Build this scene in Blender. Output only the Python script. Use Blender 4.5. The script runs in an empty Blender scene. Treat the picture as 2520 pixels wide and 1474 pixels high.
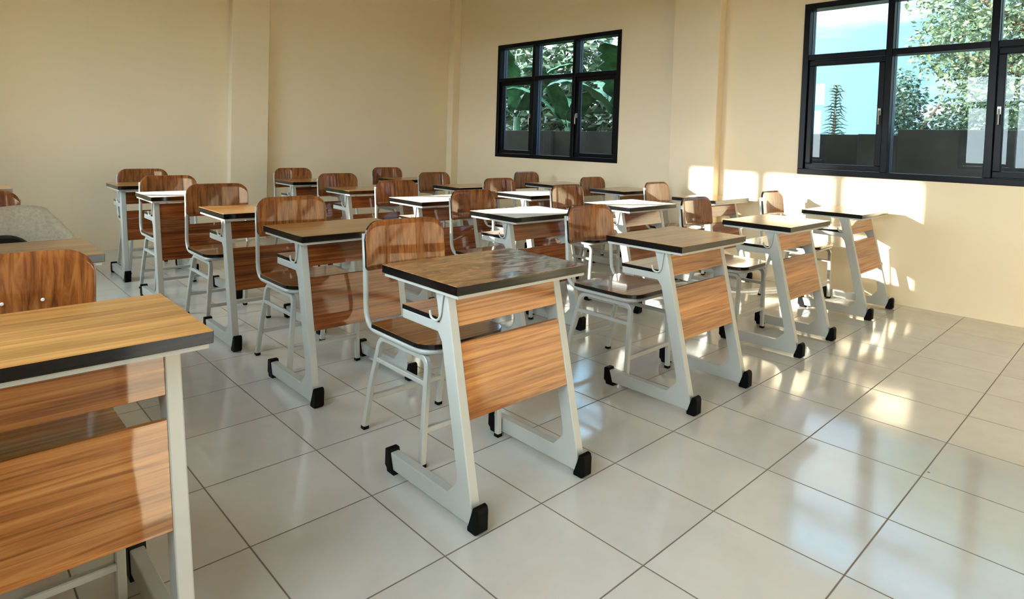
import bpy, bmesh, math, random
from mathutils import Vector, Matrix

C = bpy.context.scene.collection
PI = math.pi

# ------------------------------------------------------------------ camera
cam_d = bpy.data.cameras.new('camera')
cam = bpy.data.objects.new('camera', cam_d); C.objects.link(cam)
cam_d.sensor_fit = 'HORIZONTAL'; cam_d.sensor_width = 36.0
cam_d.lens = 1529.168 / 2520 * 36.0
cam_d.shift_y = -(737.0 - 409.357) / 2520
cam_d.clip_start = 0.02; cam_d.clip_end = 500
r_ = Vector((0.72404965, -0.68903608, 0.03132712))
u_ = Vector((0.00445574, 0.05008977, 0.99873478))
f_ = Vector((0.68973346, 0.72299398, -0.03933764))
M = Matrix(((r_.x, u_.x, -f_.x, -1.08468), (r_.y, u_.y, -f_.y, -1.36412), (r_.z, u_.z, -f_.z, 1.19220), (0, 0, 0, 1)))
cam.matrix_world = M
bpy.context.scene.camera = cam

# ------------------------------------------------------------------ view / cycles look
sc = bpy.context.scene
sc.view_settings.view_transform = 'Standard'
sc.view_settings.look = 'None'
sc.view_settings.gamma = 1.0
sc.view_settings.use_curve_mapping = False
sc.view_settings.exposure = 0.24
sc.cycles.use_denoising = True
sc.cycles.max_bounces = 14
sc.cycles.diffuse_bounces = 7
sc.cycles.glossy_bounces = 5
sc.cycles.transparent_max_bounces = 24
sc.cycles.sample_clamp_indirect = 20.0
sc.cycles.blur_glossy = 0.1

# ------------------------------------------------------------------ node helpers
def new_mat(name):
    m = bpy.data.materials.new(name); m.use_nodes = True
    nt = m.node_tree; nt.nodes.clear()
    out = nt.nodes.new('ShaderNodeOutputMaterial')
    return m, nt, out

def N(nt, kind, **kw):
    n = nt.nodes.new(kind)
    for k, v in kw.items():
        if k in n.inputs: n.inputs[k].default_value = v
        else: setattr(n, k, v)
    return n

def L(nt, a, b): nt.links.new(a, b)

def math_n(nt, op, a, b=None, clamp=False):
    n = nt.nodes.new('ShaderNodeMath'); n.operation = op; n.use_clamp = clamp
    for i, v in enumerate((a, b)):
        if v is None: continue
        if hasattr(v, 'is_linked') or hasattr(v, 'links'): L(nt, v, n.inputs[i])
        else: n.inputs[i].default_value = v
    return n.outputs[0]

def ramp(nt, fac, stops):
    n = nt.nodes.new('ShaderNodeValToRGB')
    while len(n.color_ramp.elements) < len(stops): n.color_ramp.elements.new(0.5)
    for e, (p, c) in zip(n.color_ramp.elements, stops):
        e.position = p; e.color = (c[0], c[1], c[2], 1)
    L(nt, fac, n.inputs[0]); return n.outputs[0]

def mixc(nt, fac, a, b, mode='MIX'):
    n = nt.nodes.new('ShaderNodeMix'); n.data_type = 'RGBA'; n.blend_type = mode
    for i, v in ((0, fac), (6, a), (7, b)):
        if hasattr(v, 'links'): L(nt, v, n.inputs[i])
        elif i == 0: n.inputs[i].default_value = v
        else: n.inputs[i].default_value = (v[0], v[1], v[2], 1)
    return n.outputs[2]

# ------------------------------------------------------------------ sun and sky
SUN = Vector((1.0, -0.49, -0.238)).normalized()      # the way the light travels
sd = bpy.data.lights.new('sun', 'SUN'); sd.energy = 21.0; sd.color = (1.0, 0.90, 0.77); sd.angle = math.radians(0.7)
sun = bpy.data.objects.new('sun', sd); C.objects.link(sun)
sun.rotation_euler = SUN.to_track_quat('-Z', 'Y').to_euler(); sun.location = (-8, 6, 4)

w = bpy.data.worlds.new('sky'); bpy.context.scene.world = w; w.use_nodes = True
nt = w.node_tree; nt.nodes.clear()
wo = nt.nodes.new('ShaderNodeOutputWorld'); bg = nt.nodes.new('ShaderNodeBackground')
tc = nt.nodes.new('ShaderNodeTexCoord')
dp = N(nt, 'ShaderNodeVectorMath', operation='DOT_PRODUCT'); dp.inputs[1].default_value = (-0.88, 0.43, 0.2)
L(nt, tc.outputs['Generated'], dp.inputs[0])
t = math_n(nt, 'MULTIPLY_ADD', dp.outputs['Value'], 0.5); t.node.inputs[2].default_value = 0.5
glow = math_n(nt, 'POWER', t, 2.0)
base = ramp(nt, glow, [(0.0, (0.37, 0.84, 1.35)), (0.22, (0.48, 0.86, 1.2)), (1.0, (0.90, 0.96, 1.0))])
amp = math_n(nt, 'MULTIPLY_ADD', glow, 18.5); amp.node.inputs[2].default_value = 1.0
mp = nt.nodes.new('ShaderNodeMapping'); mp.inputs['Scale'].default_value = (1.6, 1.6, 7.0); mp.inputs['Location'].default_value = (0.3, 0.2, 0.35)
L(nt, tc.outputs['Generated'], mp.inputs[0])
nz = N(nt, 'ShaderNodeTexNoise', Scale=2.2, Detail=4.0, Roughness=0.5); L(nt, mp.outputs[0], nz.inputs['Vector'])
cl = ramp(nt, nz.outputs['Fac'], [(0.47, (0, 0, 0)), (0.62, (1, 1, 1))])
skyc = mixc(nt, cl, base, (0.97, 0.97, 0.96))
bg_mul = mixc(nt, 1.0, skyc, amp, 'MULTIPLY')
L(nt, bg_mul, bg.inputs['Color']); bg.inputs['Strength'].default_value = 1.0
L(nt, bg.outputs[0], wo.inputs[0])

# ------------------------------------------------------------------ materials
def principled(nt, out, **kw):
    b = nt.nodes.new('ShaderNodeBsdfPrincipled')
    for k, v in kw.items():
        k = k.replace('_', ' ')
        if hasattr(v, 'links'): L(nt, v, b.inputs[k])
        elif k == 'Base Color': b.inputs[k].default_value = (v[0], v[1], v[2], 1)
        else: b.inputs[k].default_value = v
    L(nt, b.outputs[0], out.inputs[0]); return b

def bump(nt, b, height, strength, dist=0.002):
    n = N(nt, 'ShaderNodeBump', Strength=strength, Distance=dist)
    L(nt, height, n.inputs['Height']); L(nt, n.outputs[0], b.inputs['Normal'])

def mat_wall():
    m, nt, out = new_mat('cream_paint')
    g = nt.nodes.new('ShaderNodeNewGeometry')
    a = N(nt, 'ShaderNodeTexNoise', Scale=1.1, Detail=3.0); L(nt, g.outputs['Position'], a.inputs['Vector'])
    c = ramp(nt, a.outputs['Fac'], [(0.3, (0.80, 0.675, 0.485)), (0.7, (0.83, 0.705, 0.51))])
    b = principled(nt, out, Base_Color=c, Roughness=0.6, Specular_IOR_Level=0.35)
    f = N(nt, 'ShaderNodeTexNoise', Scale=60.0, Detail=2.0); L(nt, g.outputs['Position'], f.inputs['Vector'])
    bump(nt, b, f.outputs['Fac'], 0.15, 0.002)
    return m

def mat_plain(name, col, rough=0.5, spec=0.5, metal=0.0, coat=0.0):
    m, nt, out = new_mat(name)
    b = principled(nt, out, Base_Color=col, Roughness=rough, Specular_IOR_Level=spec, Metallic=metal, Coat_Weight=coat)
    return m

def mat_floor():
    m, nt, out = new_mat('floor_tile')
    g = nt.nodes.new('ShaderNodeNewGeometry')
    s = nt.nodes.new('ShaderNodeSeparateXYZ'); L(nt, g.outputs['Position'], s.inputs[0])
    cells, dists = [], []
    for ax in (0, 1):
        v = math_n(nt, 'DIVIDE', s.outputs[ax], 0.4)
        fr = math_n(nt, 'FRACT', v)
        cells.append(math_n(nt, 'FLOOR', v))
        inv = math_n(nt, 'SUBTRACT', 1.0, fr)
        dists.append(math_n(nt, 'MINIMUM', fr, inv))
    d = math_n(nt, 'MINIMUM', dists[0], dists[1])
    gr = ramp(nt, d, [(0.0, (1, 1, 1)), (0.0048, (1, 1, 1)), (0.0075, (0, 0, 0))])
    cb = nt.nodes.new('ShaderNodeCombineXYZ'); L(nt, cells[0], cb.inputs[0]); L(nt, cells[1], cb.inputs[1])
    wn = N(nt, 'ShaderNodeTexWhiteNoise', noise_dimensions='3D'); L(nt, cb.outputs[0], wn.inputs[0])
    tile = ramp(nt, wn.outputs['Value'], [(0.0, (0.525, 0.51, 0.475)), (1.0, (0.57, 0.555, 0.515))])
    n1 = N(nt, 'ShaderNodeTexNoise', Scale=7.0, Detail=5.0, Roughness=0.6); L(nt, g.outputs['Position'], n1.inputs['Vector'])
    mott = ramp(nt, n1.outputs['Fac'], [(0.3, (0.93, 0.93, 0.92)), (0.65, (1, 1, 1))])
    tile = mixc(nt, 1.0, tile, mott, 'MULTIPLY')
    vo = N(nt, 'ShaderNodeTexVoronoi', Scale=2.6, Randomness=1.0); L(nt, g.outputs['Position'], vo.inputs['Vector'])
    sp = ramp(nt, vo.outputs['Distance'], [(0.0, (1, 1, 1)), (0.009, (1, 1, 1)), (0.016, (0, 0, 0))])
    tile = mixc(nt, sp, tile, (0.12, 0.10, 0.08))
    col = mixc(nt, gr, tile, (0.13, 0.10, 0.075))
    rr = ramp(nt, n1.outputs['Fac'], [(0.3, (0.075, 0.075, 0.075)), (0.7, (0.14, 0.14, 0.14))])
    rough = mixc(nt, gr, rr, (0.7, 0.7, 0.7))
    b = principled(nt, out, Base_Color=col, Roughness=rough, Specular_IOR_Level=1.0)
    n2 = N(nt, 'ShaderNodeTexNoise', Scale=5.0, Detail=2.0); L(nt, g.outputs['Position'], n2.inputs['Vector'])
    inv = math_n(nt, 'MULTIPLY_ADD', gr, -1.0); inv.node.inputs[2].default_value = 1.0
    h = math_n(nt, 'MULTIPLY_ADD', n2.outputs['Fac'], 0.5); L(nt, inv, h.node.inputs[2])
    bump(nt, b, h, 0.35, 0.002)
    return m

def mat_wood(name, axis, dark, mid, light, rough=0.13, coat=0.55, freq=1.0, pale_sheen=0.0, smear=False):
    m, nt, out = new_mat(name)
    tc = nt.nodes.new('ShaderNodeTexCoord'); oi = nt.nodes.new('ShaderNodeObjectInfo')
    sc_ = [64 * freq] * 3; sc_[axis] = 1.7 * freq
    off = nt.nodes.new('ShaderNodeVectorMath'); off.operation = 'SCALE'; off.inputs[0].default_value = (31.7, 17.3, 23.1)
    L(nt, oi.outputs['Random'], off.inputs['Scale'])
    mp = nt.nodes.new('ShaderNodeMapping'); mp.inputs['Scale'].default_value = sc_
    L(nt, tc.outputs['Object'], mp.inputs[0]); L(nt, off.outputs[0], mp.inputs['Location'])
    n1 = N(nt, 'ShaderNodeTexNoise', Scale=1.0, Detail=6.0, Roughness=0.62, Distortion=0.7); L(nt, mp.outputs[0], n1.inputs['Vector'])
    mp2 = nt.nodes.new('ShaderNodeMapping'); mp2.inputs['Scale'].default_value = [x * 0.11 if i != axis else 0.6 for i, x in enumerate(sc_)]
    L(nt, tc.outputs['Object'], mp2.inputs[0]); L(nt, off.outputs[0], mp2.inputs['Location'])
    n2 = N(nt, 'ShaderNodeTexNoise', Scale=1.0, Detail=3.0, Roughness=0.5, Distortion=0.4); L(nt, mp2.outputs[0], n2.inputs['Vector'])
    c1 = ramp(nt, n1.outputs['Fac'], [(0.36, dark), (0.49, mid), (0.62, light)])
    c2 = ramp(nt, n2.outputs['Fac'], [(0.35, (0.72, 0.68, 0.62)), (0.62, (1.08, 1.06, 1.04))])
    col = mixc(nt, 1.0, c1, c2, 'MULTIPLY')
    crough = rough
    if smear:
        # wiped-on smears: curved streaks where the top is duller and paler
        mp3 = nt.nodes.new('ShaderNodeMapping'); mp3.inputs['Scale'].default_value = (3.5, 9.0, 1.0); mp3.inputs['Rotation'].default_value = (0, 0, 0.5)
        L(nt, tc.outputs['Object'], mp3.inputs[0])
        ns = N(nt, 'ShaderNodeTexNoise', Scale=1.6, Detail=5.0, Roughness=0.6, Distortion=2.2); L(nt, mp3.outputs[0], ns.inputs['Vector'])
        sm = ramp(nt, ns.outputs['Fac'], [(0.44, (0, 0, 0)), (0.56, (1, 1, 1))])
        col = mixc(nt, sm, mixc(nt, 1.0, col, (0.62, 0.55, 0.48), 'MULTIPLY'), mixc(nt, 0.15, col, (0.46, 0.34, 0.20)))
        crough = ramp(nt, ns.outputs['Fac'], [(0.44, (0.05, 0.05, 0.05)), (0.58, (0.24, 0.24, 0.24))])
    b = principled(nt, out, Base_Color=col, Roughness=max(rough, 0.3), Specular_IOR_Level=0.12, Coat_Weight=coat, Coat_Roughness=crough, Sheen_Weight=pale_sheen, Sheen_Roughness=0.45)  # sheen whitens the desktops, imitating sun haze
    n3 = N(nt, 'ShaderNodeTexNoise', Scale=7.0, Detail=1.0); L(nt, tc.outputs['Object'], n3.inputs['Vector'])
    nb = N(nt, 'ShaderNodeBump', Strength=0.06, Distance=0.01); L(nt, n3.outputs['Fac'], nb.inputs['Height'])
    L(nt, nb.outputs[0], b.inputs['Coat Normal']); L(nt, nb.outputs[0], b.inputs['Normal'])
    return m

def mat_edge():
    m, nt, out = new_mat('black_edge_band')
    tc = nt.nodes.new('ShaderNodeTexCoord')
    mp = nt.nodes.new('ShaderNodeMapping'); mp.inputs['Scale'].default_value = (6, 6, 160)
    L(nt, tc.outputs['Object'], mp.inputs[0])
    n1 = N(nt, 'ShaderNodeTexNoise', Scale=1.0, Detail=3.0); L(nt, mp.outputs[0], n1.inputs['Vector'])
    c = ramp(nt, n1.outputs['Fac'], [(0.35, (0.002, 0.002, 0.0022)), (0.7, (0.006, 0.0065, 0.0065))])
    b = principled(nt, out, Base_Color=c, Roughness=0.13, Specular_IOR_Level=0.6)
    bump(nt, b, n1.outputs['Fac'], 0.2, 0.0006)
    return m

def mat_glass():
    m, nt, out = new_mat('window_glass')
    tr = nt.nodes.new('ShaderNodeBsdfTransparent'); tr.inputs[0].default_value = (0.93, 0.97, 0.97, 1)
    gl = nt.nodes.new('ShaderNodeBsdfGlossy'); gl.inputs['Roughness'].default_value = 0.0; gl.inputs[0].default_value = (0.9, 0.95, 1, 1)
    lw = N(nt, 'ShaderNodeLayerWeight', Blend=0.5)
    p5 = math_n(nt, 'POWER', lw.outputs['Facing'], 5.0)
    f2 = math_n(nt, 'MULTIPLY_ADD', p5, 0.95, clamp=True); f2.node.inputs[2].default_value = 0.014
    mx = nt.nodes.new('ShaderNodeMixShader'); L(nt, f2, mx.inputs[0]); L(nt, tr.outputs[0], mx.inputs[1]); L(nt, gl.outputs[0], mx.inputs[2])
    L(nt, mx.outputs[0], out.inputs[0]); return m

def mat_leaf(name, c1, c2, rough=0.45, scale=3.0, trans=0.25):
    m, nt, out = new_mat(name)
    g = nt.nodes.new('ShaderNodeNewGeometry')
    r = ramp(nt, g.outputs['Random Per Island'], [(0.0, c1), (1.0, c2)])
    b = nt.nodes.new('ShaderNodeBsdfPrincipled'); L(nt, r, b.inputs['Base Color']); b.inputs['Roughness'].default_value = rough
    tl = nt.nodes.new('ShaderNodeBsdfTranslucent'); L(nt, r, tl.inputs[0])
    mx = nt.nodes.new('ShaderNodeMixShader'); mx.inputs[0].default_value = trans
    L(nt, b.outputs[0], mx.inputs[1]); L(nt, tl.outputs[0], mx.inputs[2]); L(nt, mx.outputs[0], out.inputs[0])
    return m

def mat_noise(name, c1, c2, scale, rough=0.8, bstr=0.3, coord='Position'):
    m, nt, out = new_mat(name)
    g = nt.nodes.new('ShaderNodeNewGeometry')
    n = N(nt, 'ShaderNodeTexNoise', Scale=scale, Detail=6.0, Roughness=0.65); L(nt, g.outputs['Position'], n.inputs['Vector'])
    c = ramp(nt, n.outputs['Fac'], [(0.35, c1), (0.65, c2)])
    b = principled(nt, out, Base_Color=c, Roughness=rough, Specular_IOR_Level=0.3)
    bump(nt, b, n.outputs['Fac'], bstr, 0.004)
    return m

MW = mat_wall(); MF = mat_floor()
M_ceil = mat_plain('white_ceiling_paint', (0.80, 0.78, 0.72), 0.7, 0.2)
M_top = mat_wood('desktop_laminate', 0, (0.28, 0.125, 0.034), (0.43, 0.205, 0.058), (0.54, 0.285, 0.09), 0.10, 1.0, pale_sheen=0.16)
M_top_sunlit = mat_wood('sunlit_desktop_laminate', 0, (0.30, 0.15, 0.055), (0.45, 0.25, 0.10), (0.56, 0.33, 0.14), 0.10, 1.0, pale_sheen=0.4)  # paler colour and sheen paint sun glare onto the sunlit tops
M_top_plain = mat_wood('plain_desktop_laminate', 0, (0.27, 0.12, 0.03), (0.40, 0.185, 0.05), (0.50, 0.26, 0.08), 0.12, 0.7)
M_top_worn = mat_wood('worn_desktop_laminate', 0, (0.24, 0.105, 0.032), (0.38, 0.18, 0.055), (0.48, 0.25, 0.085), 0.10, 1.0, pale_sheen=0.0, smear=True)
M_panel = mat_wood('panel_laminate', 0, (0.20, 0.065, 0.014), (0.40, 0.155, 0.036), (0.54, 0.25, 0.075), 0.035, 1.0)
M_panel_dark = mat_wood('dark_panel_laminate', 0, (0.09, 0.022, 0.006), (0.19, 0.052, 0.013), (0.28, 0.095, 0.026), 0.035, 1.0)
M_back = mat_wood('backrest_laminate', 2, (0.12, 0.034, 0.008), (0.25, 0.078, 0.017), (0.36, 0.135, 0.034), 0.04, 1.0, freq=0.8)
M_seat = mat_wood('seat_laminate', 0, (0.14, 0.045, 0.012), (0.24, 0.085, 0.024), (0.33, 0.14, 0.042), 0.06, 1.0)
M_edge = mat_edge()
M_steel = mat_plain('pale_grey_painted_steel', (0.42, 0.43, 0.405), 0.33, 0.5, 0.0, 0.15)
M_chrome = mat_plain('bright_steel', (0.72, 0.74, 0.75), 0.18, 0.5, 0.85)
M_rivet = mat_plain('white_rivet', (0.8, 0.78, 0.72), 0.3)
M_rubber = mat_plain('black_rubber', (0.002, 0.002, 0.0022), 0.5, 0.08)
M_frame = mat_plain('black_window_aluminium', (0.003, 0.0033, 0.006), 0.3, 0.13, 0.0, 0.0)
M_frame_out = mat_plain('sky_tint_outer_frame', (0.055, 0.075, 0.14), 0.25, 0.6)  # blue in the colour stands in for sky reflected on outer reveals
M_glass = mat_glass()
M_handle = mat_plain('grey_metal_handle', (0.35, 0.34, 0.33), 0.3, 0.5, 0.6)
M_fence = mat_noise('weathered_concrete', (0.012, 0.012, 0.012), (0.036, 0.033, 0.03), 2.2, 0.9)
M_ground = mat_noise('dark_grassy_earth', (0.05, 0.06, 0.03), (0.12, 0.11, 0.07), 1.5, 0.95)
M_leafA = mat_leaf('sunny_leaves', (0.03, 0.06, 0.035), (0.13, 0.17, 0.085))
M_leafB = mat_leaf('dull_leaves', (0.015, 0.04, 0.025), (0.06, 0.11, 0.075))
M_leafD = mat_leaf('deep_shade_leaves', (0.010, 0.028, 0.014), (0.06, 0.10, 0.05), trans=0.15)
M_banana = mat_leaf('banana_leaf_green', (0.018, 0.085, 0.035), (0.05, 0.19, 0.065), 0.35, trans=0.3)
nt_ = M_banana.node_tree
g_ = nt_.nodes.new('ShaderNodeTexCoord'); n_ = N(nt_, 'ShaderNodeTexNoise', Scale=5.0, Detail=6.0, Roughness=0.7); L(nt_, g_.outputs['Object'], n_.inputs['Vector'])
r_c = ramp(nt_, n_.outputs['Fac'], [(0.38, (0.014, 0.06, 0.03)), (0.5, (0.03, 0.125, 0.05)), (0.66, (0.07, 0.21, 0.075))])
for n2_ in nt_.nodes:
    if n2_.type == 'BSDF_PRINCIPLED': L(nt_, r_c, n2_.inputs['Base Color'])
    if n2_.type == 'BSDF_TRANSLUCENT': L(nt_, r_c, n2_.inputs['Color'])
M_bark = mat_noise('brown_bark', (0.06, 0.045, 0.03), (0.14, 0.10, 0.07), 8.0, 0.9)
M_cloth = mat_noise('heather_grey_fleece', (0.44, 0.435, 0.39), (0.58, 0.57, 0.52), 90.0, 0.95, 0.3)
M_black = mat_plain('black_nylon', (0.008, 0.008, 0.009), 0.7, 0.2)
M_board = mat_plain('white_enamel', (0.80, 0.80, 0.80), 0.15, 0.5)
M_doorw = mat_wood('door_wood', 2, (0.10, 0.045, 0.02), (0.17, 0.08, 0.035), (0.24, 0.12, 0.06), 0.35, 0.1)

# ------------------------------------------------------------------ geometry helpers
def obj(name, bm, mats, parent=None, smooth=False, bevel=0.0, seg=2, kind=None):
    me = bpy.data.meshes.new(name)
    bmesh.ops.recalc_face_normals(bm, faces=bm.faces[:])
    bm.to_mesh(me); bm.free()
    if not isinstance(mats, (list, tuple)): mats = [mats]
    for m in mats: me.materials.append(m)
    if smooth:
        for p in me.polygons: p.use_smooth = True
    o = bpy.data.objects.new(name, me); C.objects.link(o)
    if parent is not None: o.parent = parent
    if bevel > 0:
        b = o.modifiers.new('bevel', 'BEVEL'); b.width = bevel; b.segments = seg; b.limit_method = 'ANGLE'; b.angle_limit = math.radians(35)
    if kind: o['kind'] = kind
    return o

def box(bm, x0, x1, y0, y1, z0, z1, mat=0):
    vs = [bm.verts.new((x, y, z)) for x in (x0, x1) for y in (y0, y1) for z in (z0, z1)]
    for f in ((0, 1, 3, 2), (4, 6, 7, 5), (0, 4, 5, 1), (2, 3, 7, 6), (0, 2, 6, 4), (1, 5, 7, 3)):
        q = bm.faces.new([vs[i] for i in f]); q.material_index = mat

def boxes(*bs):
    bm = bmesh.new()
    for b in bs: box(bm, *b)
    return bm

def prism(bm, pts, axis, a0, a1, mat=0, cap_mat=None):
    """extrude a 2-D outline along an axis (0: pts are (y,z); 1: (x,z); 2: (x,y))"""
    def P(p, a):
        if axis == 0: return (a, p[0], p[1])
        if axis == 1: return (p[0], a, p[1])
        return (p[0], p[1], a)
    A = [bm.verts.new(P(p, a0)) for p in pts]; B = [bm.verts.new(P(p, a1)) for p in pts]
    n = len(pts); cm = mat if cap_mat is None else cap_mat
    f = bm.faces.new(A); f.material_index = mat
    f = bm.faces.new(B[::-1]); f.material_index = cm
    for i in range(n):
        q = bm.faces.new((A[i], A[(i + 1) % n], B[(i + 1) % n], B[i])); q.material_index = mat

def tube(bm, path, r, n=10, cap=True, square=False, ry=None):
    """tube along a list of points"""
    path = [Vector(p) for p in path]; rings = []
    up = None
    for i, p in enumerate(path):
        if i == 0: d = path[1] - p
        elif i == len(path) - 1: d = p - path[i - 1]
        else: d = (path[i + 1] - p).normalized() + (p - path[i - 1]).normalized()
        d.normalize()
        if up is None:
            up = Vector((1, 0, 0)) if abs(d.x) < 0.9 else Vector((0, 1, 0))
        a = (up - d * up.dot(d)).normalized(); b = d.cross(a); up = a
        rr = r[i] if isinstance(r, (list, tuple)) else r
        ring = []
        if square:
            k = 0.72
            q = [(1, k), (k, 1), (-k, 1), (-1, k), (-1, -k), (-k, -1), (k, -1), (1, -k)]
            ring = [bm.verts.new(p + a * (rr * s) + b * (rr * t)) for s, t in q]
        else:
            for j in range(n):
                an = 2 * PI * j / n
                ring.append(bm.verts.new(p + a * (rr * math.cos(an)) + b * ((ry or rr) * math.sin(an))))
        rings.append(ring)
    m = len(rings[0])
    for i in range(len(rings) - 1):
        for j in range(m):
            bm.faces.new((rings[i][j], rings[i][(j + 1) % m], rings[i + 1][(j + 1) % m], rings[i + 1][j]))
    if cap:
        bm.faces.new(rings[0][::-1]); bm.faces.new(rings[-1])

def arc(p0, p1, p2, n=6):
    """quadratic corner"""
    a, b, c = Vector(p0), Vector(p1), Vector(p2)
    return [tuple((1 - t) ** 2 * a + 2 * t * (1 - t) * b + t * t * c) for t in [i / n for i in range(n + 1)]]

def thing(name, label, cat, loc=(0, 0, 0), rz=0.0, group=None):
    o = bpy.data.objects.new(name, None); C.objects.link(o)
    o.location = loc; o.rotation_euler = (0, 0, rz); o.empty_display_size = 0.1
    tag(o, label, cat, group); return o

def tag(o, label, cat, group=None):
    o['label'] = label; o['category'] = cat
    if group: o['group'] = group
    return o

def kids(o): return [c for c in bpy.data.objects if c.parent == o]

def dup(o, parent=None):
    c = o.copy(); C.objects.link(c); c.parent = parent
    for ch in kids(o): dup(ch, c)
    return c

# ------------------------------------------------------------------ the room
XL, XR, YF, YB, ZC = -1.50, 4.53, -2.15, 5.78, 3.35
TH = 0.15
WZ0, WZ1 = 0.99, 2.47
WIN = [(2.83, 4.85), (-1.15, 0.865)]

obj('floor', boxes((XL - TH, XR + TH, YF - TH, YB + TH, -0.12, 0.0)), MF, kind='structure')
obj('ceiling', boxes((XL - TH, XR + TH, YF - TH, YB + TH, ZC, ZC + 0.15)), M_ceil, kind='structure')

def side_wall(name, xa, xb, door=None):
    bm = bmesh.new()
    ys = YF - TH
    for (a, b) in sorted(WIN):
        box(bm, xa, xb, ys, a, WZ0, WZ1)
        ys = b
    box(bm, xa, xb, ys, YB + TH, WZ0, WZ1)
    box(bm, xa, xb, YF - TH, YB + TH, WZ1, ZC)
    box(bm, xa, xb, YF - TH, YB + TH, 0, WZ0)
    obj(name, bm, MW, kind='structure')
side_wall('wall_right', XR, XR + TH)
side_wall('wall_left', XL - TH, XL)
obj('wall_back', boxes((XL, XR, YB, YB + TH, 0, ZC)), MW, kind='structure')
DX0, DX1, DZ = -0.34, 0.60, 2.15
obj('wall_front', boxes((XL, DX0, YF - TH, YF, 0, ZC), (DX1, XR, YF - TH, YF, 0, ZC), (DX0, DX1, YF - TH, YF, DZ, ZC)), MW, kind='structure')
dfr = obj('door_1', boxes((DX0, DX0 + 0.05, YF - TH - 0.01, YF + 0.01, 0, DZ), (DX1 - 0.05, DX1, YF - TH - 0.01, YF + 0.01, 0, DZ), (DX0 + 0.05, DX1 - 0.05, YF - TH - 0.01, YF + 0.01, DZ - 0.05, DZ)), M_frame, kind='structure')
obj('door_leaf', boxes((DX0 + 0.01, DX0 + 0.05, YF - TH - 0.95, YF - TH - 0.015, 0.01, DZ - 0.06)), M_doorw, dfr)
obj('added_bounce_wall', boxes((-16, 9, -12.5, -9.0, -0.2, 4.4)), MW, kind='structure')  # unseen cream wall added to bounce warm sun through the doorway
obj('walkway', boxes((XL - TH, XR + TH, YF - TH - 2.2, YF - TH, -0.2, -0.02)), M_ceil, kind='structure')
# unseen roof slab; eaves sized to let skylight in and shade outside
obj('trim_4', boxes((XL - 0.30, XR + 0.85, YF - 0.8, 15.0, ZC + 0.16, ZC + 0.30)), M_ceil, kind='structure')
obj('added_shade_block', boxes((XL - TH, XR + TH, YB + TH + 0.01, 14.5, -0.2, ZC + 0.15)), MW, kind='structure')  # unseen block added to shade the plants and boundary wall
# engaged columns
obj('trim_1', boxes((4.42, XR, 1.605, 2.105, 0, ZC)), MW, kind='structure', bevel=0.006)
obj('trim_2', boxes((1.375, 1.785, 5.68, YB, 0, ZC)), MW, kind='structure', bevel=0.006)
obj('trim_3', boxes((4.41, XR, 5.66, YB, 0, ZC)), MW, kind='structure', bevel=0.006)

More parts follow.
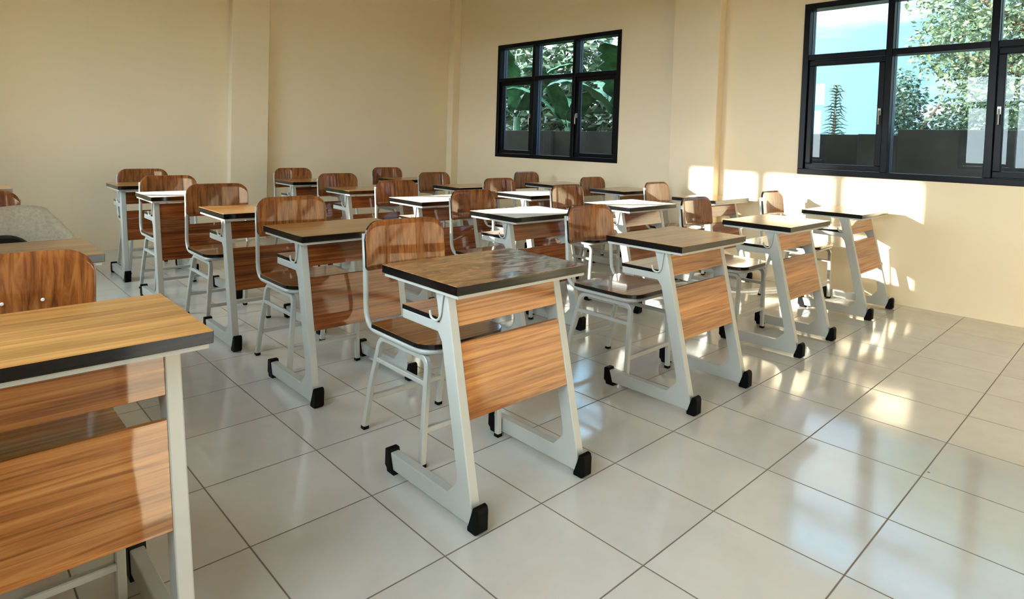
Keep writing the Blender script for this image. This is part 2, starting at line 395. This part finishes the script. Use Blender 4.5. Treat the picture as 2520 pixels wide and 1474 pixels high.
# windows: outer frame, mullions, transom, two casement sashes, glass
def window(idx, xin, sgn, y0, y1):
    """xin: inner wall face, sgn: +1 when the outside lies towards +x"""
    def X(a, b): return (xin + sgn * a, xin + sgn * b) if sgn > 0 else (xin + sgn * b, xin + sgn * a)
    W = y1 - y0
    fx = X(-0.012, 0.130)
    f = 0.048
    bm = bmesh.new()
    box(bm, *fx, y0, y1, WZ0, WZ0 + f); box(bm, *fx, y0, y1, WZ1 - f, WZ1)
    box(bm, *fx, y0, y0 + f, WZ0 + f, WZ1 - f); box(bm, *fx, y1 - f, y1, WZ0 + f, WZ1 - f)
    pitch = W / 3
    c1, c2 = y0 + pitch, y0 + 2 * pitch
    ZT = 2.005
    fr = obj('window_%d' % idx, bm, M_frame, kind='structure', bevel=0.003)
    bm = bmesh.new()
    for c in (c1, c2): box(bm, *X(-0.008, 0.128), c - f / 2, c + f / 2, WZ0 + f, WZ1 - f)
    obj('mullion', bm, M_frame, fr, bevel=0.003)
    bm = bmesh.new()
    for c in (c1, c2, y0 + f / 2, y1 - f / 2):
        for a, b in ((0.064, 0.086), (0.096, 0.126)): box(bm, *X(a, b), c - f / 2 - 0.003, c + f / 2 + 0.003, WZ0 + f, WZ1 - f)
    obj('outer_bead', bm, M_frame_out, fr)  # double strips shaped after the sky reflection on the reveal
    bm = bmesh.new()
    for a, b in ((y0 + f, c1 - f / 2), (c1 + f / 2, c2 - f / 2), (c2 + f / 2, y1 - f)):
        box(bm, *X(-0.008, 0.128), a, b, ZT - f / 2, ZT + f / 2)
    obj('transom', bm, M_frame, fr, bevel=0.003)
    cols = [(y0 + f, c1 - f / 2), (c1 + f / 2, c2 - f / 2), (c2 + f / 2, y1 - f)]
    for k, (a, b) in enumerate(cols):
        # glazing beads of the fanlight
        obj('glass_pane', boxes((*X(0.050, 0.055), a - 0.004, b + 0.004, ZT + f / 2 - 0.004, WZ1 - f + 0.004)), M_glass, fr)
        if k == 1:
            obj('glass_pane', boxes((*X(0.050, 0.055), a - 0.004, b + 0.004, WZ0 + f - 0.004, ZT - f / 2 + 0.004)), M_glass, fr)
        else:
            s = 0.046; z0, z1 = WZ0 + f + 0.003, ZT - f / 2 - 0.003; aa, bb = a + 0.003, b - 0.003
            bm = bmesh.new(); sx = X(0.012, 0.062)
            box(bm, *sx, aa, bb, z0, z0 + s); box(bm, *sx, aa, bb, z1 - s, z1)
            box(bm, *sx, aa, aa + s, z0 + s, z1 - s); box(bm, *sx, bb - s, bb, z0 + s, z1 - s)
            sash = obj('sash', bm, M_frame, fr, bevel=0.004)
            obj('glass_pane', boxes((*X(0.036, 0.041), aa + s - 0.004, bb - s + 0.004, z0 + s - 0.004, z1 - s + 0.004)), M_glass, sash)
            hy = bb - s / 2 if k == 0 else aa + s / 2
            hz = 1.50
            bm = bmesh.new()
            box(bm, *X(-0.004, 0.0125), hy - 0.011, hy + 0.011, hz + 0.0, hz + 0.055)
            px = xin - sgn * 0.016
            tube(bm, [(xin + sgn * 0.0, hy, hz + 0.035), (px, hy, hz + 0.035), (px - sgn * 0.004, hy, hz + 0.0), (px - sgn * 0.002, hy, hz - 0.075)], 0.0055, 8)
            obj('handle', bm, M_handle, sash, smooth=False)
    return fr
window(1, XR, +1, *WIN[1]); window(2, XR, +1, *WIN[0])
window(3, XL, -1, *WIN[1]); window(4, XL, -1, *WIN[0])

# ------------------------------------------------------------------ the desk
def make_desk():
    root = thing('school_desk', '', 'desk')
    # y runs from the front foot (0) back towards the pupil; x is centred
    hw, d0, d1, zt = 0.305, 0.083, 0.505, 0.75
    bm = bmesh.new()
    box(bm, -hw, hw, d0, d1, zt - 0.029, zt, 1)
    for f in bm.faces:
        if all(abs(v.co.z - zt) < 1e-5 for v in f.verts): f.material_index = 0
    obj('tabletop', bm, [M_top, M_edge], root, bevel=0.0015, seg=1)
    obj('top_frame', boxes((-0.297, 0.297, 0.090, 0.498, 0.7095, 0.7205)), M_steel, root)
    prof = [(0.030, 0.016), (0.478, 0.016), (0.490, 0.073), (0.158, 0.073), (0.112, 0.122), (0.112, 0.150), (0.207, 0.545), (0.228, 0.572),
            (0.430, 0.572), (0.430, 0.604), (0.222, 0.604), (0.236, 0.665), (0.252, 0.7125), (0.188, 0.7125), (0.036, 0.072)]
    for s in (-1, 1):
        x0, x1 = (-0.265, -0.230) if s < 0 else (0.230, 0.265)
        bm = bmesh.new(); prism(bm, prof, 0, x0, x1)
        leg = obj('leg', bm, M_steel, root, bevel=0.0035)
        xa, xb = x0 - 0.004, x1 + 0.004
        bm = bmesh.new()
        prism(bm, [(0.0, 0.010), (0.012, 0.0), (0.050, 0.0), (0.050, 0.014), (0.046, 0.020), (0.026, 0.080), (0.016, 0.088), (0.004, 0.084), (0.0, 0.070)], 0, xa, xb)
        obj('rubber_foot', bm, M_rubber, leg, bevel=0.003)
        bm = bmesh.new()
        prism(bm, [(0.514, 0.020), (0.514, 0.078), (0.508, 0.083), (0.486, 0.083), (0.462, 0.012), (0.456, 0.0), (0.500, 0.0), (0.503, 0.012)], 0, xa, xb)
        obj('rubber_foot', bm, M_rubber, leg, bevel=0.002)
        if s < 0:
            bm = bmesh.new(); hx = x0 - 0.006
            pts = [(hx + 0.003, 0.196, 0.708), (hx, 0.200, 0.69), (hx, 0.207, 0.645)] + arc((hx, 0.207, 0.640), (hx, 0.213, 0.606), (hx - 0.006, 0.232, 0.612)) + arc((hx - 0.008, 0.236, 0.614), (hx - 0.010, 0.250, 0.618), (hx - 0.010, 0.250, 0.640))
            tube(bm, pts, 0.0042, 8)
            obj('bag_hook', bm, M_steel, leg, smooth=True)
    # book shelf on the arms
    bm = bmesh.new()
    box(bm, -0.2655, 0.2655, 0.224, 0.432, 0.6045, 0.6195, 1)
    for f in bm.faces:
        if all(abs(v.co.z - 0.6195) < 1e-5 for v in f.verts): f.material_index = 0
    obj('book_shelf', bm, [M_top, M_edge], root)
    # two leaning wooden panels between the legs
    sl = 0.2367
    def panel(name, z0, z1, mat):
        bm = bmesh.new(); t = 0.014
        y0 = 0.045 + (z0 - 0.1) * sl; y1 = 0.045 + (z1 - 0.1) * sl
        prism(bm, [(y0, z0), (y0 + t, z0), (y1 + t, z1), (y1, z1)], 0, -0.230, 0.230)
        return obj(name, bm, [mat], root, bevel=0.0012, seg=1)
    panel('upper_panel', 0.597, 0.692, M_panel)
    panel('front_panel', 0.315, 0.545, M_panel)
    return root

# ------------------------------------------------------------------ the chair
def make_chair():
    root = thing('school_chair', '', 'chair')
    # centred between its feet; the back is at +y, the pupil looks to -y
    # seat
    def outline(x0, x1, y0, y1, rf, rb):
        pts = []
        def cor(cx, cy, r, a0):
            for i in range(7):
                a = a0 + i * PI / 12
                pts.append((cx + r * math.cos(a), cy + r * math.sin(a)))
        cor(x1 - rb, y1 - rb, rb, 0); cor(x0 + rb, y1 - rb, rb, PI / 2)
        cor(x0 + rf, y0 + rf, rf, PI); cor(x1 - rf, y0 + rf, rf, 1.5 * PI)
        return pts
    bm = bmesh.new(); prism(bm, outline(-0.203, 0.203, -0.235, 0.150, 0.085, 0.012), 2, 0.4335, 0.4525, 1, 0)
    obj('seat', bm, [M_seat, M_edge], root, bevel=0.0015, seg=1)
    # backrest: curved plywood
    W, z0, z1 = 0.199, 0.652, 0.849
    rt, rb = 0.072, 0.014
    pts = []
    def cor(cx, cz, r, a0, n=7):
        for i in range(n + 1):
            a = a0 + i * PI / 2 / n; pts.append((cx + r * math.cos(a), cz + r * math.sin(a)))
    cor(W - rt, z1 - rt, rt, 0); cor(-W + rt, z1 - rt, rt, PI / 2); cor(-W + rb, z0 + rb, rb, PI, 2); cor(W - rb, z0 + rb, rb, 1.5 * PI, 2)
    bm = bmesh.new()
    NX, NZ = 18, 8
    def half(x):   # z-range of the outline at x
        ax = abs(x); hi = z1; lo = z0
        if ax > W - rt: hi = z1 - rt + math.sqrt(max(0, rt * rt - (ax - W + rt) ** 2))
        if ax > W - rb: lo = z0 + rb - math.sqrt(max(0, rb * rb - (ax - W + rb) ** 2))
        return lo, hi
    xs = [-W, -W + .004, -W + .011, -W + .022, -W + .038, -W + .055, -W + .072] + [(-W + .072) + (2 * W - .144) * i / 8 for i in range(1, 8)] + [W - .072, W - .055, W - .038, W - .022, W - .011, W - .004, W]
    T = 0.011
    def yy(x, z): return 0.192 + 0.024 * (1 - (x / W) ** 2) + (z - z0) * 0.12
    F, B = [], []
    for x in xs:
        lo, hi = half(x)
        if hi - lo < 0.01: hi = lo + 0.01
        F.append([bm.verts.new((x, yy(x, lo + (hi - lo) * j / NZ), lo + (hi - lo) * j / NZ)) for j in range(NZ + 1)])
        B.append([bm.verts.new((x, yy(x, lo + (hi - lo) * j / NZ) + T, lo + (hi - lo) * j / NZ)) for j in range(NZ + 1)])
    n = len(xs)
    for i in range(n - 1):
        for j in range(NZ):
            f = bm.faces.new((F[i][j], F[i + 1][j], F[i + 1][j + 1], F[i][j + 1])); f.smooth = True
            f = bm.faces.new((B[i][j], B[i][j + 1], B[i + 1][j + 1], B[i + 1][j])); f.smooth = True
        for j in (0, NZ):
            f = bm.faces.new((F[i][j], B[i][j], B[i + 1][j], F[i + 1][j])); f.material_index = 1
    for i in (0, n - 1):
        for j in range(NZ):
            f = bm.faces.new((F[i][j], F[i][j + 1], B[i][j + 1], B[i][j])); f.material_index = 1
    br = obj('backrest', bm, [M_back, M_edge], root)
    # bent tube: both uprights and the loop under the seat
    X, zs = 0.192, 0.4222
    bm = bmesh.new()
    left = [(-X, 0.228, 0.800), (-X, 0.214, 0.66), (-X, 0.205, 0.53)] + arc((-X, 0.203, 0.505), (-X, 0.195, zs), (-X, 0.110, zs), 7) + [(-X, -0.12, zs)] + arc((-X, -0.145, zs), (-X, -0.217, zs), (-X + 0.075, -0.217, zs), 7)
    path = left + [(-x, y, z) for x, y, z in reversed(left)]
    tube(bm, path, 0.0108, 10)
    obj('back_and_seat_frame', bm, M_steel, root, smooth=True)
    fx = 0.187
    for s in (-1, 1):
        x = s * fx
        xl = s * 0.172
        bm = bmesh.new()
        tube(bm, [(x, -0.200, 0.012), (xl + (x - xl) * .5, -0.200, 0.20), (xl, -0.200, 0.355)] + arc((xl, -0.200, 0.365), (xl, -0.200, 0.3995), (xl, -0.160, 0.3995)) + [(xl, -0.03, 0.3995)], 0.0112, square=True)
        lg = obj('leg', bm, M_steel, root)
        obj('rubber_tip', boxes((x - 0.0125, x + 0.0125, -0.2125, -0.1875, 0, 0.014)), M_rubber, lg, bevel=0.002)
        bm = bmesh.new()
        tube(bm, [(x, 0.200, 0.012), (xl + (x - xl) * .5, 0.166, 0.20), (xl, 0.130, 0.345)] + arc((xl, 0.127, 0.358), (xl, 0.112, 0.3995), (xl, 0.075, 0.3995)) + [(xl, -0.03, 0.3995)], 0.0112, square=True)
        lg = obj('leg', bm, M_steel, root)
        obj('rubber_tip', boxes((x - 0.0125, x + 0.0125, 0.1875, 0.2125, 0, 0.014)), M_rubber, lg, bevel=0.002)
        bm = bmesh.new(); tube(bm, [(s * 0.175, -0.195, 0.305), (s * 0.175, 0.140, 0.305)], 0.009, square=True)
        obj('side_stretcher', bm, M_steel, root)
    for y, z in ((-0.200, 0.135), (0.176, 0.135)):
        bm = bmesh.new(); tube(bm, [(-0.178, y, z), (0.178, y, z)], 0.0100, square=True)
        obj('cross_stretcher', bm, M_steel, root)
    return root

desk0 = make_desk(); chair0 = make_chair()
# rows are counted from the camera, columns from the left
DESKS = [
 # centre x, front-foot y, rotation, label
 (-0.915, 0.000, 0, 'honey-brown school desk cropped by the bottom left corner, nearest of all desks'),
 (0.390, 0.000, 0, 'wooden school desk in front centre with swirling smears on its worn top'),
 (1.662, 0.005, 0, 'wooden school desk with plain tan top, immediately right of the smeared front centre desk'),
 (2.838, 0.010, 0, 'wooden school desk in the front row, second from the windowed wall'),
 (4.068, 0.012, 0, 'wooden school desk under the large window, throwing its shadow on the wall'),
 (-0.915, 1.130, 0, 'wooden school desk at left edge between nearest chair and black bag'),
 (0.425, 1.130, 0, 'wooden school desk directly behind the front centre chair, lower panel mirroring pale blotches'),
 (1.735, 1.140, 0, 'wooden school desk in the second row, sunlight covering only the far half of its top'),
 (2.868, 1.150, 0, 'wooden school desk in the second row, second from the windowed wall, top in sunlight'),
 (4.070, 1.140, 0, 'wooden school desk standing in sunlight beside the column between the two windows'),
 (-1.060, 2.080, 0, 'wooden school desk mostly hidden behind the grey jacket at the left edge'),
 (0.415, 2.065, 0, 'wooden school desk in the third row, left column, sun catching its orange-tan top'),
 (1.755, 2.110, 0, 'wooden school desk in the third row with blazing white sunlit top, second from the left'),
 (2.872, 2.140, 0, 'wooden school desk in the third row with sunlit top, below the small window'),
 (4.080, 2.090, 0, 'wooden school desk in the third row by the windowed wall, unlit top with black edge'),
 (-1.110, 3.120, 0, 'wooden school desk hidden behind the chair back at the far left edge'),
 (0.330, 3.175, 0, 'wooden school desk in the fourth row, left column, narrow top glaring white in the sun'),
 (1.755, 3.120, 0, 'wooden school desk in the fourth row in shade, between back pilaster and sunlit desks'),
 (2.840, 3.030, 0, 'wooden school desk in the fourth row, shaded, just left of the small window'),
 (4.040, 2.970, 0, 'wooden school desk in the fourth row, shaded, standing below the small window'),
 (-0.915, 4.180, 0, 'wooden school desk in the last row at the left edge, only one top corner showing'),
 (0.338, 4.175, 0, 'wooden school desk in the last row at left, farthest of the left column'),
 (1.755, 4.180, 0, 'wooden school desk in the last row, in front of the pilaster on the back wall'),
 (2.900, 4.130, 0, 'wooden school desk in the last row, nearest the room corner'),
]
CHAIRS = [
 (-0.918, 0.540, 0, 'wooden-backed school chair behind the nearest desk at left, two white rivets on its back'),
 (0.418, 0.640, 0, 'wooden-backed school chair under the front centre desk, glossy backrest mirroring pale light'),
 (1.645, 0.630, 0, 'wooden-backed school chair in the front row with window glints on its seat'),
 (2.810, 0.640, 0.0, 'wooden-backed school chair in the front row, streaky pale glare on its upright backrest'),
 (4.092, 0.672, 0, 'wooden-backed school chair nearest the windowed wall with sun-bleached backrest'),
 (-0.900, 1.780, 0, 'wooden-backed school chair at left edge covered by a grey jacket'),
 (0.418, 1.760, 0, 'wooden-backed school chair behind the second-row left desk, two pale glares on its back'),
 (1.711, 1.733, 0, 'wooden-backed school chair in the second row, directly behind the half-sunlit desk'),
 (2.845, 1.857, 0, 'wooden-backed school chair in the second row with pale sheen across its lower backrest'),
 (4.045, 1.770, 0, 'wooden-backed school chair standing against the column between the windows'),
 (-0.895, 2.640, 0, 'wooden-backed school chair at far left edge with pale glare, seen above the grey jacket'),
 (0.365, 2.803, 0, 'wooden-backed school chair in the third row, left column, behind the orange-tan sunlit top'),
 (1.733, 2.725, 0, 'wooden-backed school chair in the third row, bluish patch on its upper right'),
 (2.848, 2.700, 0, 'wooden-backed school chair in the third row with a bluish patch on its upper left'),
 (4.055, 2.567, 0, 'wooden-backed school chair by the windowed wall below the right end of the small window'),
 (0.308, 3.720, 0, 'wooden-backed school chair in the fourth row, left column, overlapping the farthest left chair'),
 (1.733, 3.715, 0, 'wooden-backed school chair in the fourth row, in shade right of the back pilaster'),
 (2.819, 3.684, 0, 'wooden-backed school chair in the fourth row, in front of the corner column'),
 (4.061, 3.563, 0, 'wooden-backed school chair by the windowed wall below the left end of the small window'),
 (0.355, 4.690, 0, 'wooden-backed school chair in the last row at left, against the blank back wall'),
 (1.733, 4.675, 0, 'wooden-backed school chair in the last row, immediately right of the back pilaster'),
 (2.875, 4.680, 0, 'wooden-backed school chair in the last row, closest to the room corner'),
]
for proto, table, grp in ((desk0, DESKS, 'school desks in rows across the classroom'), (chair0, CHAIRS, 'school chairs behind the desks')):
    for i, (x, y, rz, lab) in enumerate(table):
        o = proto if i == 0 else dup(proto)
        o.location = (x, y, 0); o.rotation_euler = (0, 0, rz)
        tag(o, lab, proto['category'], grp)
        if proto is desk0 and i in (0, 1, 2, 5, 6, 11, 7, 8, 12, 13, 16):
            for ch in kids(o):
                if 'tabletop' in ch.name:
                    ch.material_slots[0].link = 'OBJECT'; ch.material_slots[0].material = M_top_worn if i == 1 else M_top_sunlit if i in (7, 8, 12, 13, 16) else M_top_plain
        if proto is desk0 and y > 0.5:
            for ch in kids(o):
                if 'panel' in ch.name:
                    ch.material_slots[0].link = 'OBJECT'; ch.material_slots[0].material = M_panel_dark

# only the chair by the nearest desk shows bright rivets
nb_ = [c for c in kids(chair0) if c.name.startswith('backrest')][0]
for sx in (-0.010, 0.078):
    bm = bmesh.new(); yb = 0.192 + 0.024 * (1 - (sx / 0.205) ** 2) + (0.70 - 0.652) * 0.12
    bmesh.ops.create_cone(bm, cap_ends=True, segments=12, radius1=0.0050, radius2=0.0035, depth=0.003, matrix=Matrix.Translation((sx, yb - 0.0015, 0.715)) @ Matrix.Rotation(PI / 2, 4, 'X'))
    obj('rivet', bm, M_rivet, nb_)

# ------------------------------------------------------------------ jacket over the left chair, black bag on its seat
def make_jacket():
    root = thing('jacket', 'grey heather fleece jacket draped over the chair back at the left edge', 'jacket', (-0.90, 1.985, 0))
    rnd = random.Random(4)
    bm = bmesh.new(); nu, nv = 22, 20
    grid = []
    for i in range(nu + 1):
        u = i / nu; row = []
        for j in range(nv + 1):
            v = j / nv * 2 - 1                      # -1 front hem .. 0 ridge .. +1 back hem
            a = abs(v)
            zt = 0.850 - 0.020 * (2 * u - 1) ** 4
            z = zt - 0.37 * max(0, a - 0.06)
            hw = 0.213 + 0.135 * a
            x = (2 * u - 1) * hw
            y = (0.022 + 0.042 * min(1, a * 3)) * (1 if v > 0 else -1) + (0.03 * a if v < 0 else 0) * -1
            y += 0.012 * math.sin(u * 17 + 2 * a) * a + 0.006 * math.sin(u * 31) * a
            z += 0.006 * math.sin(u * 9)
            row.append(bm.verts.new((x, y + 0.02, z)))
        grid.append(row)
    for i in range(nu):
        for j in range(nv):
            bm.faces.new((grid[i][j], grid[i + 1][j], grid[i + 1][j + 1], grid[i][j + 1]))
    b = obj('jacket_body', bm, M_cloth, root, smooth=True)
    s = b.modifiers.new('solid', 'SOLIDIFY'); s.thickness = 0.012; s.offset = 1
    s = b.modifiers.new('sub', 'SUBSURF'); s.levels = 1; s.render_levels = 2
    for sx in (-1, 1):
        bm = bmesh.new()
        tube(bm, [(sx * 0.195, -0.005, 0.822), (sx * 0.225, -0.03, 0.78), (sx * 0.270, -0.045, 0.71), (sx * 0.320, -0.05, 0.62), (sx * 0.355, -0.05, 0.52), (sx * 0.36, -0.045, 0.44)], [0.022, 0.030, 0.036, 0.038, 0.036, 0.030], 12)
        o = obj('sleeve', bm, M_cloth, root, smooth=True)
    return root
make_jacket()

def make_bag():
    root = thing('black_bag', 'black rounded bag standing on the jacket-draped chair behind the left desk', 'bag', (-0.93, 1.80, 0.4525))
    bm = bmesh.new()
    pts = []
    for i in range(9):
        a = i * PI / 16; pts.append((0.19 - 0.10 + 0.10 * math.cos(a), 0.30 - 0.10 + 0.10 * math.sin(a)))
    for i in range(9):
        a = PI / 2 + i * PI / 16; pts.append((-0.19 + 0.10 + 0.10 * math.cos(a), 0.30 - 0.10 + 0.10 * math.sin(a)))
    pts += [(-0.19, 0.0), (0.19, 0.0)]
    prism(bm, pts, 1, -0.06, 0.06)
    obj('bag_body', bm, M_black, root, bevel=0.02, seg=4, smooth=True)
    bm = bmesh.new(); prism(bm, [(x * 0.8, 0.02 + z * 0.55) for x, z in pts], 1, -0.085, -0.055)
    obj('front_pocket', bm, M_black, root, bevel=0.012, seg=3, smooth=True)
    return root
make_bag()

# ------------------------------------------------------------------ outside, right of the room
obj('ground', boxes((-60, 80, -60, 80, -0.6, -0.2)), M_ground, kind='structure')
bm = bmesh.new()
box(bm, 6.5, 6.65, 0.62, 16, -0.2, 1.395); box(bm, 6.5, 6.65, -8, 0.62, -0.2, 1.455)
for k in range(9):
    y = -6.3 + 2.4 * k; box(bm, 6.44, 6.5, y - 0.09, y + 0.09, -0.2, 1.40 if y > 0.62 else 1.46)
tag(obj('boundary_wall', bm, M_fence, bevel=0.006), 'dark weathered concrete boundary wall outside the windows', 'wall')

def leaf_cloud(name, mat, pts, size, seed, parent=None, flat=0.5):
    """pts: list of (centre, radii, number); leaves are small folded blades"""
    rnd = random.Random(seed); vs, fs = [], []
    for (c, r, n) in pts:
        c = Vector(c)
        for _ in range(n):
            while True:
                p = Vector((rnd.uniform(-1, 1), rnd.uniform(-1, 1), rnd.uniform(-1, 1)))
                if 0.15 < p.length < 1: break
            p = p * (0.75 + 0.25 * rnd.random())
            p = Vector((p.x * r[0], p.y * r[1], p.z * r[2])) + c
            s = size * rnd.uniform(0.6, 1.3)
            d = Vector((rnd.gauss(0, 1), rnd.gauss(0, 1), rnd.gauss(-0.4, flat))).normalized()
            q = d.cross(Vector((rnd.gauss(0, 1), rnd.gauss(0, 1), rnd.gauss(0, 1)))).normalized()
            nn = d.cross(q)
            b = len(vs)
            vs += [p, p + d * s * 0.5 + q * s * 0.26 + nn * s * 0.06, p + d * s, p + d * s * 0.5 - q * s * 0.26 + nn * s * 0.06, p + d * s * 0.5 - nn * 0.02 * s]
            fs += [(b, b + 1, b + 4), (b + 1, b + 2, b + 4), (b + 2, b + 3, b + 4), (b + 3, b, b + 4)]
    me = bpy.data.meshes.new(name); me.from_pydata([tuple(v) for v in vs], [], fs); me.materials.append(mat)
    o = bpy.data.objects.new(name, me); C.objects.link(o)
    if parent is not None: o.parent = parent
    return o

def trunk(name, parent, segs, mat=None):
    bm = bmesh.new()
    for path, r in segs: tube(bm, path, r, 8)
    return obj(name, bm, mat or M_bark, parent, smooth=True)

# big leafy tree to the right
t1 = thing('leafy_tree', 'tall bright green broadleaf tree filling the right side of the large window', 'tree', (13.0, -1.1, -0.2))
trunk('trunk', t1, [([(0, 0, 0), (0.1, 0.1, 2.2), (0, 0.2, 4.6)], [0.24, 0.2, 0.1]),
                    ([(0.05, 0.1, 1.9), (-0.6, 1.6, 2.9), (-0.8, 2.9, 3.4)], [0.1, 0.07, 0.02]),
                    ([(0.05, 0.1, 2.4), (-0.4, 1.8, 3.9), (-0.6, 2.8, 4.8)], [0.1, 0.06, 0.02]),
                    ([(0.05, 0.1, 1.7), (-0.5, -1.4, 2.9)], [0.1, 0.03])])
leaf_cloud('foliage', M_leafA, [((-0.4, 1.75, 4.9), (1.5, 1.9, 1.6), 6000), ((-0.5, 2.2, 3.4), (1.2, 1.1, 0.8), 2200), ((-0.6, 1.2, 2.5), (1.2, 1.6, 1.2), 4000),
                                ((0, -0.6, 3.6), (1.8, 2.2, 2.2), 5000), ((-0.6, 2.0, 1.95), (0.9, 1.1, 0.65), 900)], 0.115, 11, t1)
# darker tree, middle pane
t2 = thing('dark_tree', 'small dark grey-green tree beside the middle mullion of the large window', 'tree', (12.0, 1.9, -0.2))
trunk('trunk', t2, [([(0, 0, 0), (0.05, 0.1, 1.4), (0, 0.1, 2.6)], [0.09, 0.07, 0.02]), ([(0, 0.05, 1.4), (-0.1, -0.5, 2.3)], [0.04, 0.015])])
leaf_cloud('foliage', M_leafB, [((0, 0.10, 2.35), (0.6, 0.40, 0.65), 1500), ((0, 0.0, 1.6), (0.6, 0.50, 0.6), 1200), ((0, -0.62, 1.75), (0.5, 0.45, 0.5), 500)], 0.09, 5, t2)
# low shrub on the wall line
t3 = thing('green_shrub', 'low green shrub showing just above the boundary wall in the middle pane', 'shrub', (7.6, 0.55, -0.2))
trunk('stem', t3, [([(0, 0, 0), (0, 0, 1.5)], [0.03, 0.01])])
leaf_cloud('foliage', M_leafA, [((0, 0.05, 1.30), (0.25, 0.30, 0.50), 500)], 0.07, 8, t3)
# conifer-like plant seen in the left sash
t4 = thing('spiky_conifer', 'small spiky conifer with drooping side branches in the left sash of the large window', 'tree', (9.0, 2.12, -0.2))
segs = [([(0, 0, 0), (0, 0.02, 1.3), (0, 0.0, 2.42)], [0.05, 0.035, 0.008])]
trunk('trunk', t4, segs)
bm = bmesh.new(); rnd = random.Random(3)
for k in range(34):
    z = 0.9 + k * 0.045; l = 0.34 * (1 - (k / 34) * 0.75) * rnd.uniform(0.6, 1.25)
    for q in range(5):
        a = k * 2.4 + q * 2 * PI / 5
        dx, dy = math.cos(a), math.sin(a)
        tube(bm, [(0, 0, z), (dx * l * 0.5, dy * l * 0.5, z + 0.02), (dx * l, dy * l, z + rnd.uniform(-0.07, 0.03))], [0.012, 0.010, 0.003], 5)
obj('branches', bm, M_leafD, t4)

# banana plants behind the small window
def banana(name_label, loc, leaves, h, seed):
    root = thing('banana_plant', name_label, 'plant', loc, 0, 'banana plants outside the small window')
    trunk('stem', root, [([(0, 0, 0), (0.02, 0, h * 0.6), (0, 0, h)], [0.12, 0.10, 0.06])], M_banana)
    rnd = random.Random(seed)
    for (az, el, ln, wd, droop) in leaves:
        bm = bmesh.new(); n = 26; rows = []
        dirh = Vector((math.cos(az), math.sin(az), 0)); side = Vector((-dirh.y, dirh.x, 0))
        p = Vector((0, 0, h - 0.05)); e = el
        for i in range(n + 1):
            t = i / n
            wdt = wd * (math.sin(PI * min(1, 0.08 + t * 0.92)) ** 0.5) * (1 if t < 0.98 else 0.3) if t > 0.12 else 0.02
            wdt *= rnd.choice((1.0, 1.0, 0.93, 0.8, 0.97, 0.62 if 0.25 < t < 0.95 else 1.0))
            e = el - droop * t * t
            rows.append([bm.verts.new(p + side * wdt * k * 0.5 + Vector((0, 0, -abs(k) * wdt * 0.12 + 0.008 * math.sin(i * 2.1 + k) + (0.012 if k == 0 else 0)))) for k in (-1, -0.5, 0, 0.5, 1)])
            p = p + (dirh * math.cos(e) + Vector((0, 0, math.sin(e)))) * (ln / n)
        for i in range(n):
            for k in range(4):
                bm.faces.new((rows[i][k], rows[i][k + 1], rows[i + 1][k + 1], rows[i + 1][k]))
        lf = obj('leaf', bm, M_banana, root, smooth=True)
        s = lf.modifiers.new('solid', 'SOLIDIFY'); s.thickness = 0.004
    return root
banana('banana plant with one broad bright leaf filling the upper right pane of the small window', (7.45, 4.85, -0.2),
       [(3.5, 1.1, 1.9, 0.62, 1.2), (2.6, 0.9, 1.7, 0.45, 1.6), (4.4, 0.9, 1.6, 0.42, 1.9), (1.2, 1.0, 1.6, 0.4, 1.4), (5.4, 0.6, 1.5, 0.36, 1.8)], 1.75, 1)
banana('banana plant with crossing dark leaves behind the middle panes of the small window', (7.8, 6.45, -0.2),
       [(3.2, 1.15, 1.8, 0.42, 1.5), (4.3, 0.85, 1.8, 0.40, 1.7), (2.1, 0.95, 1.7, 0.42, 1.5), (5.2, 1.1, 1.7, 0.4, 1.3), (0.8, 0.9, 1.5, 0.4, 1.4)], 1.7, 2)
banana('banana plant with upright dark leaves behind the left panes of the small window', (7.7, 7.75, -0.2),
       [(3.6, 1.25, 1.9, 0.42, 1.2), (4.6, 0.9, 1.9, 0.40, 1.5), (2.4, 0.8, 1.6, 0.40, 1.9), (5.4, 1.2, 1.7, 0.4, 1.3)], 1.9, 3)
b = thing('dense_thicket', 'dense dark thicket of leafy bushes behind the banana plants outside the small window', 'bushes', (9.8, 8.4, -0.2))
trunk('trunk', b, [([(0, y, 0), (0, y + 0.1, 2.5)], [0.12, 0.04]) for y in (-2.4, 0.2, 2.9)])
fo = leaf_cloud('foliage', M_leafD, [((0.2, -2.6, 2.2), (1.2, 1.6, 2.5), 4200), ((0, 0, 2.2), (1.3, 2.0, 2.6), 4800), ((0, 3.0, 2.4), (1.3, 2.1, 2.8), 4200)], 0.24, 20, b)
fo['kind'] = 'stuff'
